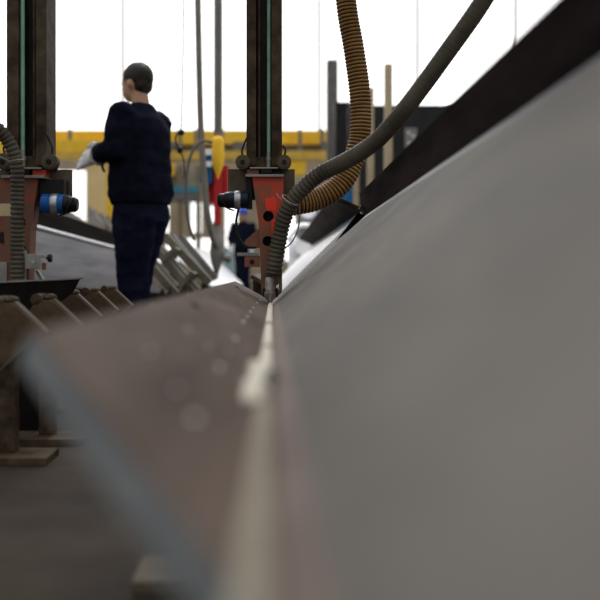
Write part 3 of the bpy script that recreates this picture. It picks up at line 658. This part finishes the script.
# ------------------------------------------------------------------ people
def person(label, loc, heading, larm, rarm, helmet=False, gloves=True, lean=0.0, detail=1.0):
    t = thing('person', label, 'person', loc, rotz=heading)
    L = dict(parent=t, local=True)
    X, Y = V(1, 0, 0), V(0, 1, 0)
    vx = 0.012/detail
    # --- body: one continuous surface (head, neck, trunk, limbs)
    b = B()
    hc = V(0.035, 0, 1.685)
    ball(b, hc+V(-.008, 0, .018), .098, .077, .098); ball(b, hc+V(.028, 0, -.045), .066, .058, .075); ball(b, hc+V(.045, 0, -.09), .036, .036, .028)
    ball(b, hc+V(.100, 0, -.022), .016, .013, .028, 2); ball(b, hc+V(.085, 0, -.062), .016, .026, .010, 2); ball(b, hc+V(.078, 0, .018), .018, .05, .012, 2)
    for s in (-1, 1): ball(b, hc+V(-.01, s*.077, -.02), .018, .010, .032, 2)
    sweep(b, [V(-.01, 0, 1.48), V(.012, 0, 1.62)], [.058, .054], 16)
    loft(b, [(V(0, 0, .86), .10, .14, X, Y), (V(0, 0, 1.0), .10, .135, X, Y), (V(0, 0, 1.2), .10, .14, X, Y), (V(-.01, 0, 1.4), .10, .16, X, Y), (V(-.01, 0, 1.5), .05, .08, X, Y)], 20)
    def arm(s, a): return [V(0, s*.185, 1.455), Vector(a[0]), Vector(a[1])]
    for s, a in ((1, larm), (-1, rarm)): sweep(b, arm(s, a), [.05, .04, .028], 12)
    for s, fx in ((1, 0.0), (-1, .06)): sweep(b, [V(0, s*.085, .9), V(.02+fx*.5, s*.062, .5), V(fx-.01, s*.062, .09)], [.075, .055, .04], 12)
    body = obj('body', fuse(b, vx, 3), M['skin'], smooth='all', **L)
    for s in (-1, 1):
        b = B(); ball(b, hc+V(.083, s*.030, -.002), .010, .012, .008, 2); obj('eye', b, M['eyewhite'], parent=body, local=True, smooth='all')
    # --- hair
    b = B(); ball(b, hc+V(-.016, 0, .030), .103, .083, .098); ball(b, hc+V(-.05, 0, -.02), .06, .07, .065)
    bb = fuse(b, vx*.8, 2, .003, 60)
    dele = [v for v in bb.verts if v.co.x > hc.x+.060 and v.co.z < hc.z+.075]; bmesh.ops.delete(bb, geom=dele, context='VERTS')
    obj('hair', bb, M['hair'], smooth='all', **L)
    if helmet:
        b = B(); ball(b, hc+V(-.005, 0, .045), .130, .108, .110); bb = fuse(b, .01, 2); bmesh.ops.delete(bb, geom=[v for v in bb.verts if v.co.z < hc.z+.03], context='VERTS')
        bmesh.ops.solidify(bb, geom=bb.faces, thickness=.006)
        b2_ = bb; loft(b2_, [(hc+V(.012, 0, .026), .155, .120, X, Y), (hc+V(.010, 0, .036), .150, .118, X, Y)], 32); obj('helmet', b2_, M['helmet'], smooth=True, **L)
    # --- jacket
    b = B()
    loft(b, [(V(0, 0, .915), .180, .195, X, Y), (V(.0, 0, .955), .186, .203, X, Y), (V(.0, 0, .985), .200, .212, X, Y), (V(.005, 0, 1.10), .190, .208, X, Y), (V(.0, 0, 1.25), .172, .212, X, Y), (V(-.008, 0, 1.37), .160, .218, X, Y), (V(-.01, 0, 1.45), .125, .190, X, Y), (V(-.008, 0, 1.50), .085, .115, X, Y), (V(.0, 0, 1.545), .072, .078, X, Y)], 32)
    for s, a in ((1, larm), (-1, rarm)):
        p0, p1, p2 = arm(s, a); e = (p2-p1).normalized()
        sweep(b, [p0, p0.lerp(p1, .5), p1, p1.lerp(p2, .5), p2-e*.02], [.085, .080, .075, .068, .062], 18)
        ball(b, p1, .074); ball(b, p0+V(0, 0, -.01), .088)
    obj('jacket', fuse(b, vx, 5, .010, 8, (1, 1, 1.7)), M['navy'], smooth='all', **L)
    # --- trousers
    b = B()
    loft(b, [(V(0, 0, .80), .165, .175, X, Y), (V(0, 0, .88), .170, .185, X, Y), (V(0, 0, .97), .155, .175, X, Y)], 28)
    for s, fx in ((1, 0.0), (-1, .085)):
        loft(b, [(V(.0, s*.075, .84), .160, .100, X, Y), (V(.005+fx*.3, s*.066, .70), .136, .098, X, Y), (V(.02+fx*.6, s*.060, .52), .112, .088, X, Y), (V(.012+fx, s*.060, .36), .102, .086, X, Y), (V(.005+fx, s*.060, .16), .098, .085, X, Y), (V(.01+fx, s*.060, .06), .102, .088, X, Y)], 22)
    obj('trousers', fuse(b, vx, 5, .010, 7, (1, 1, 2.0)), M['navy2'], smooth='all', **L)
    for s, fx in ((1, 0.0), (-1, .085)):
        b = B(); loft(b, [(V(.04+fx, s*.065, .0), .135, .05, X, Y), (V(.04+fx, s*.065, .04), .135, .05, X, Y), (V(.02+fx, s*.065, .08), .105, .046, X, Y), (V(-.01+fx, s*.065, .12), .06, .042, X, Y)], 20); obj('shoe', b, M['shoe'], smooth='all', **L)
    # --- hands: palm, four unequal bent fingers and a thumb from the side of the palm
    for s, a in ((1, larm), (-1, rarm)):
        p1, w_ = Vector(a[0]), Vector(a[1]); e = (w_-p1).normalized()
        side = V(0, -s, 0); side = (side-e*side.dot(e)).normalized()      # towards the thumb
        down = e.cross(side).normalized()
        if down.z > 0: down = -down
        g = 1.7 if gloves else 1.0
        b = B()
        up = -down
        u, v = (up*0.85+side*0.5).normalized(), None
        v = e.cross(u).normalized()
        loft(b, [(w_-e*.05, .047*g if gloves else .03, .042*g if gloves else .024, u, v), (w_-e*.01, .036*g, .026*g, u, v), (w_+e*.03, .043*g, .021*g, u, v), (w_+e*.085, .043*g, .017*g, u, v)], 20)
        palm = v if v.dot(side) < 0 else -v
        curl = (palm*0.5+down*0.65+side*-.1).normalized()
        for i, (off, ln) in enumerate(((.032, .070), (.011, .080), (-.011, .074), (-.031, .058))):
            k0 = w_+e*.080+u*off*g
            k1 = k0+(e*.95+curl*.3).normalized()*ln*.48; k2 = k1+(e*.35+curl*.95).normalized()*ln*.34; k3 = k2+(e*-.1+curl).normalized()*ln*.26
            sweep(b, [k0-e*.03, k0, k1, k2, k3], [.0105*g, .0105*g, .010*g, .009*g, .007*g], 10); ball(b, k3, .0072*g, sub=2)
        k0 = w_+e*.02+u*.034*g; k1 = k0+(e*.6+u*.45+palm*.5).normalized()*.042; k2 = k1+(e*.75+curl*.65).normalized()*.034
        sweep(b, [k0-e*.015, k0, k1, k2], [.013*g, .013*g, .011*g, .008*g], 10); ball(b, k2, .0085*g, sub=2)
        hb = fuse(b, .0045, 3)
        obj('glove' if gloves else 'hand', hb, M['glove'] if gloves else M['skin'], smooth='all', **L)
    return t
wk = person('person in navy jacket and trousers standing with a grey work glove raised, seen from behind', (-0.825, 5.2, 0), math.radians(152),
            ((.02, .240, 1.235), (.215, .175, 1.222)), ((.02, -.22, 1.20), (.17, -.10, 1.16)))
fw = person('person in dark clothes and a bright blue helmet, small, in the far background', ((243-VX)/F*17.2, 17.2, 0), math.radians(262),
            ((.02, .26, 1.18), (.14, .22, .96)), ((.02, -.26, 1.18), (.16, -.2, 0.98)), helmet=True, gloves=True)
# strap end hanging from the worker's hand
b = B(); a = P(102, 163, 5.12); pts, _ = spline([a, a+V(.004, 0, -.03), a+V(.016, 0, -.055)], 10); sweep(b, pts, .008, 8)
root_at(tag(obj('hand_tool', b, M['black'], smooth='all'), 'small black tool end sticking out below the grey work glove', 'tool'), a)

# ------------------------------------------------------------------ background machines and fittings
# yellow gantry crane across the hall
kc = F/30.0
def cx_(px): return (px-VX)/kc
def cz_(py): return H+(VY-py)/kc
cr = thing('gantry_crane', 'yellow overhead crane bridge spanning the far end of the hall', 'crane', (-4, 30, 0))
b = B(); bxx(b, -12.8, 6.2, 29.7, 30.4, cz_(161), cz_(152), .02); obj('lower_girder', b, M['yellowdk'], cr)
b = B(); bxx(b, -12.8, 6.2, 30.5, 31.1, cz_(142), cz_(128), .02); obj('upper_girder', b, M['yellow'], cr)
b = B(); bxx(b, -12.8, cx_(104), 29.75, 30.35, cz_(152), cz_(141), .02); obj('end_box', b, M['yellow'], cr)
b = B(); bxx(b, cx_(284), cx_(306), 29.75, 30.35, cz_(176), cz_(161), .02); obj('hoist_box', b, M['yellow'], cr)
b = B(); bxx(b, -12.8, 6.2, 30.55, 30.75, cz_(151), cz_(143)); obj('walkway', b, M['grime2'], cr)
for px in (70, 120, 180, 196, 222, 300, 322, 345):
    b = B(); bxx(b, cx_(px)-.06, cx_(px)+.06, 29.95, 30.1, cz_(152), cz_(129)); obj('lattice_post', b, M['midgrey'], cr)
b = B(); bxx(b, cx_(88), cx_(107), 29.8, 30.6, 0, cz_(161), .02); lg = obj('leg', b, M['cream'], cr)
b = B(); bxx(b, cx_(107), cx_(114), 29.8, 30.6, 0, cz_(161), .02); obj('leg_side', b, M['yellow'], parent=lg)
for x in (-12.5, 5.9):
    b = B(); bxx(b, x-.3, x+.3, 29.8, 30.6, 0, cz_(161), .02); obj('leg', b, M['yellow'], cr)
for px in (168, 240, 330):
    b = B(); bxx(b, cx_(px)-.25, cx_(px)+.25, 29.85, 30.4, cz_(151), cz_(142), .03); obj('trolley', b, M['midgrey'], cr)

# storage rack with teal beam behind the worker
kr = F/25.0
rx = lambda px: (px-VX)/kr
rz = lambda py: H+(VY-py)/kr
rr = thing('storage_rack', 'teal and grey storage rack behind the worker in navy', 'rack', (rx(180), 25, 0))
b = B(); bxx(b, rx(162), rx(199), 25, 25.3, rz(192.5), rz(186)); obj('beam', b, M['tealpaint'], rr)['label'] = 'teal beam'
b = B(); bxx(b, rx(162), rx(199), 25, 25.8, rz(200), rz(193.5)); obj('shelf', b, M['midgrey'], rr)
for px in (163, 180, 198):
    b = B(); bxx(b, rx(px)-.07, rx(px)+.07, 25.05, 25.2, 0, rz(165)); obj('upright', b, M['post'], rr)
b = B(); bxx(b, rx(164), rx(197), 25.3, 25.5, rz(186), rz(162)); obj('back_panel', b, M['wall'], rr)
b = B(); bxx(b, rx(165), rx(174), 24.95, 25.25, rz(176), rz(163)); obj('bin', b, M['yellow'], rr)

# far welding head, red over grey, with tapering torch
fh = thing('welding_head', 'far welding head with red body and long grey torch, left of the rusty red head', 'welding machine', P(219, 300, 6.9)*1.0-V(0, 0, P(219, 300, 6.9).z))
b = B(); a, c = P(208, 203, 6.9), P(228, 165, 6.9); bxx(b, a.x, c.x, 6.9, 7.03, a.z, c.z, .01); obj('body', b, M['crimson'], fh)['label'] = 'crimson box'
b = B(); a, c = P(200, 183, 6.8), P(212, 150, 6.8); bxx(b, a.x, c.x, 6.8, 6.92, a.z, c.z, .01); bl = obj('control_box', b, M['bluepaint'], fh)
b = B(); a, c = P(200.3, 166.5, 6.78), P(211.7, 161.5, 6.8); bxx(b, a.x, c.x, 6.78, 6.8, a.z, c.z); a, c = P(200.3, 155, 6.78), P(211.7, 149, 6.8); bxx(b, a.x, c.x, 6.78, 6.8, a.z, c.z); obj('white_label', b, M['white'], parent=bl)
b = B(); a, c = P(214.5, 225, 6.86), P(221, 160, 6.86); bxx(b, a.x, c.x, 6.8, 6.9, a.z, c.z, .008); obj('slide', b, M['crimson'], fh)
b = B(); lathe(b, P(217, 222, 6.85), P(216.5, 279, 6.85), [(0, .034), (.2, .038), (.22, .046), (.5, .056), (.7, .046), (.85, .022), (1, .009)], 18); obj('torch', b, M['midgrey'], fh, smooth=True)
b = B(); cyl(b, P(220, 250, 6.85), P(230, 262, 6.85), .022, 12); ball(b, P(227, 258, 6.83), .038, .038, .03); obj('wire_feeder', b, M['midgrey'], fh, smooth=True)
b = B(); a, c = P(214, 165, 6.92), P(222, -55, 6.92); bxx(b, a.x, c.x, 6.92, 6.98, a.z, 3.33); obj('mast', b, M['midgrey'], fh)
pts, _ = spline([P(197, -50, 6.6), P(199, 60, 6.6), P(201, 131, 6.6), P(204, 175, 6.6), P(207, 210, 6.6), P(212, 235, 6.7), P(216, 246, 6.8)], 60)
b = B(); sweep(b, pts, .025, 12); obj('hose', b, M['greycable2'], fh, smooth='all')['label'] = 'grey hose'
g = thing('machine_gantry', 'steel cross beam above the frame that carries the far welding head', 'gantry', (-0.4, 7.0, 0))
b = B(); bxx(b, -2.9, 3.0, 6.85, 7.15, 3.34, 3.65, .01); obj('cross_beam', b, M['yellowdk'], g)
for x in (-2.8, 2.9):
    b = B(); bxx(b, x-.12, x+.12, 6.85, 7.15, 0, 3.34, .01); obj('leg', b, M['yellowdk'], g)

# yellow pendant on its cable
pd = thing('control_pendant', 'yellow tapered pendant hanging on a cable between worker and red head', 'pendant', P(218, 178, 6.0))
b = B(); lathe(b, P(218, 136, 6.0), P(218, 179, 6.0), [(0, .022), (.04, .034), (.12, .043), (.50, .045), (.62, .043), (.68, .040), (.95, .008), (1, .004)], 20); obj('body', b, M['yellow'], pd, smooth=True)
b = B(); lathe(b, P(218, 132, 6.0), P(218, 137, 6.0), [(0, .012), (.5, .020), (1, .026)], 16); obj('collar', b, M['brownred'], pd, smooth=True)
pts, _ = spline([P(212, 142, 6.0), P(203, 141, 6.0), P(194, 149, 6.0), P(188.5, 163, 6.0), P(186, 185, 6.0), P(186.5, 208, 6.0), P(190, 228, 6.0), P(194, 240, 6.05)], 60)
b = B(); sweep(b, pts, .011, 10); obj('cable', b, M['greycable'], pd, smooth='all')['label'] = 'grey cable looping down to the left'
b = B(); cyl(b, P(218, 133, 6.0), P(218, -60, 6.0), .008, 8); obj('hanger', b, M['greycable'], pd)
# black plug dangling beside the worker's back
pg = thing('hanging_plug', 'black plug and clip dangling on a thin cord beside the navy worker\'s back', 'plug', P(180, 152, 5.8))
b = B(); ball(b, P(181, 132.5, 5.8), .026, .02, .022); obj('clip', b, M['cable'], pg, smooth='all')
b = B(); lathe(b, P(178.5, 146, 5.8), P(181, 153.5, 5.8), [(0, .008), (.3, .022), (.8, .020), (1, .008)], 14); obj('plug', b, M['cable'], pg, smooth=True)
pts, _ = spline([P(180, 132, 5.8), P(176.5, 135, 5.8), P(175.5, 141, 5.8), P(178.5, 147, 5.8)], 24); b = B(); sweep(b, pts, .006, 8)
pts, _ = spline([P(181, 152, 5.8), P(183.5, 160, 5.8), P(184.5, 172, 5.8), P(184, 178, 5.8)], 24); sweep(b, pts, .005, 8)
pts, _ = spline([P(181, 133, 5.8), P(183, 60, 5.8), P(184, -60, 5.8)], 24); sweep(b, pts, .005, 8); obj('cord', b, M['cable'], pg, smooth='all')

# pale teal control cabinet
cb = thing('control_cabinet', 'pale teal control cabinet behind the far torch', 'cabinet', (P(232, 280, 22).x, 22, 0))
b = B(); a, c = P(224, 300, 22), P(241, 250, 22); bxx(b, a.x, c.x, 22, 22.4, 0, c.z, .01); obj('body', b, M['paleteal'], cb)
b = B(); bxx(b, a.x+.02, c.x-.02, 21.98, 21.999, .1, c.z-.03, .003); dr = obj('door', b, M['paleteal'], cb)
b = B(); bxx(b, c.x-.06, c.x-.04, 21.95, 21.98, .38, .48); obj('handle', b, M['midgrey'], parent=dr)
b = B(); bxx(b, a.x+.03, a.x+.11, 22.05, 22.2, c.z, c.z+.07, .01); obj('lamp_box', b, M['midgrey'], cb)

# grey drum machine behind the hoses
gm = thing('drum_machine', 'pale grey machine with drums behind the grey hose and the bright beam', 'machine', (P(306, 280, 11).x, 11, 0))
b = B(); a, c = P(289, 300, 11), P(326, 238, 11); bxx(b, a.x, c.x, 11, 11.6, 0, c.z, .02); obj('body', b, M['palegrey'], gm)
b = B(); a = P(308, 210, 10.9); cyl(b, a, a+V(0, .7, 0), .16, 28); r = obj('drum', b, M['midgrey'], gm, smooth=True)
b = B(); cyl(b, a+V(0, -.01, 0), a, .11, 24); obj('drum_cap', b, M['palegrey'], parent=r)
b = B(); a = P(305, 246, 10.9); cyl(b, a, a+V(0, .1, 0), .13, 28); r = obj('drum', b, M['white'], gm, smooth=True)
b = B(); a = P(318, 232, 10.85); ball(b, a, .11, .08, .12); obj('motor', b, M['midgrey'], gm, smooth='all')
pts, _ = spline([P(287, 240, 10.8), P(300, 226, 10.8), P(318, 226, 10.8), P(332, 212, 10.8)], 30); b = B(); sweep(b, pts, .035, 12); obj('pipe', b, M['white'], gm, smooth='all')
b = B(); a, c = P(296, 240, 11.1), P(322, 192, 11.1); bxx(b, a.x, c.x, 11.1, 11.5, a.z, c.z, .03); obj('frame', b, M['midgrey'], gm)

# dark partition with beige posts on the right
b = B(); a = P(348, 240, 14.5); bxx(b, a.x, a.x+6.5, 14.5, 14.6, 0, 3.4); struct('wall_partition', b, M['screen'])
pol = ['leftmost beige post in front of the dark partition, by the blue cabinet', 'middle beige post in front of the dark partition', 'rightmost beige post in front of the dark partition, beside the dark beam edge']
for (x0, x1, d), l in zip(((353.5, 359, 13.6), (367.5, 374, 12.2), (385, 392.5, 10.8)), pol):
    b = B(); a, c = P(x0, 200, d), P(x1, 200, d); bxx(b, a.x, c.x, d, d+.1, 0, 3.2, .005)
    pt = thing('beige_post', l, 'post', ((a.x+c.x)/2, d, 0), 'posts of the dark partition'); obj('shaft', b, M['post'], pt)
    b = B(); bxx(b, a.x-.05, c.x+.05, d-.05, d+.15, 0, .015); obj('base_plate', b, M['midgrey'], pt)
b = B(); a, c = P(338, 215, 14.0), P(352.5, 186, 14.0); bxx(b, a.x, c.x, 14.0, 14.3, 0, c.z, .01)
bc = thing('blue_cabinet', 'blue cabinet seen low between the brown hose and the beige posts', 'cabinet', ((a.x+c.x)/2, 14, 0)); obj('body', b, M['bluepaint'], bc)
b = B(); bxx(b, a.x+.03, c.x-.03, 13.985, 13.999, .1, c.z-.05); obj('door', b, M['bluepaint'], bc)
# grey column behind the hoses and a lamp on the partition
b = B(); a, c = P(327, 180, 20), P(338, 100, 20); bxx(b, a.x, c.x, 20, 20.3, 0, 5.6, .01)
gc = thing('steel_column', 'grey building column behind the two hoses', 'column', ((a.x+c.x)/2, 20, 0)); obj('shaft', b, M['midgrey'], gc)
b = B(); bxx(b, a.x-.08, c.x+.08, 19.9, 20.4, 0, .03); obj('base_plate', b, M['midgrey'], gc)
b = B(); a, c = P(336, 210, 19), P(352, 100, 19); bxx(b, a.x, c.x, 19.2, 19.6, 0, c.z, .02)
dk = thing('dark_cabinet', 'tall dark machine cabinet behind the brown ribbed hose', 'cabinet', ((a.x+c.x)/2, 19.4, 0)); obj('body', b, M['screen'], dk)
b = B(); bxx(b, a.x+.04, c.x-.04, 19.185, 19.2, .2, c.z-.1); obj('door', b, M['screen'], dk)
lampb = thing('indicator_panel', 'small panel with pale lamps on the dark partition above the beam', 'panel', (P(411, 138, 14.4).x, 14.45, P(411, 146, 14.4).z))
b = B(); a, c = P(405, 148, 14.44), P(417, 128, 14.44); bxx(b, a.x, c.x, 14.44, 14.499, a.z, c.z, .003); obj('panel', b, M['midgrey'], lampb)
for px, py in ((409, 133), (413, 136), (409, 143)):
    b = B(); ball(b, P(px, py, 14.43), .022, .015, .022, 2); obj('lamp', b, M['white'], lampb, smooth='all')
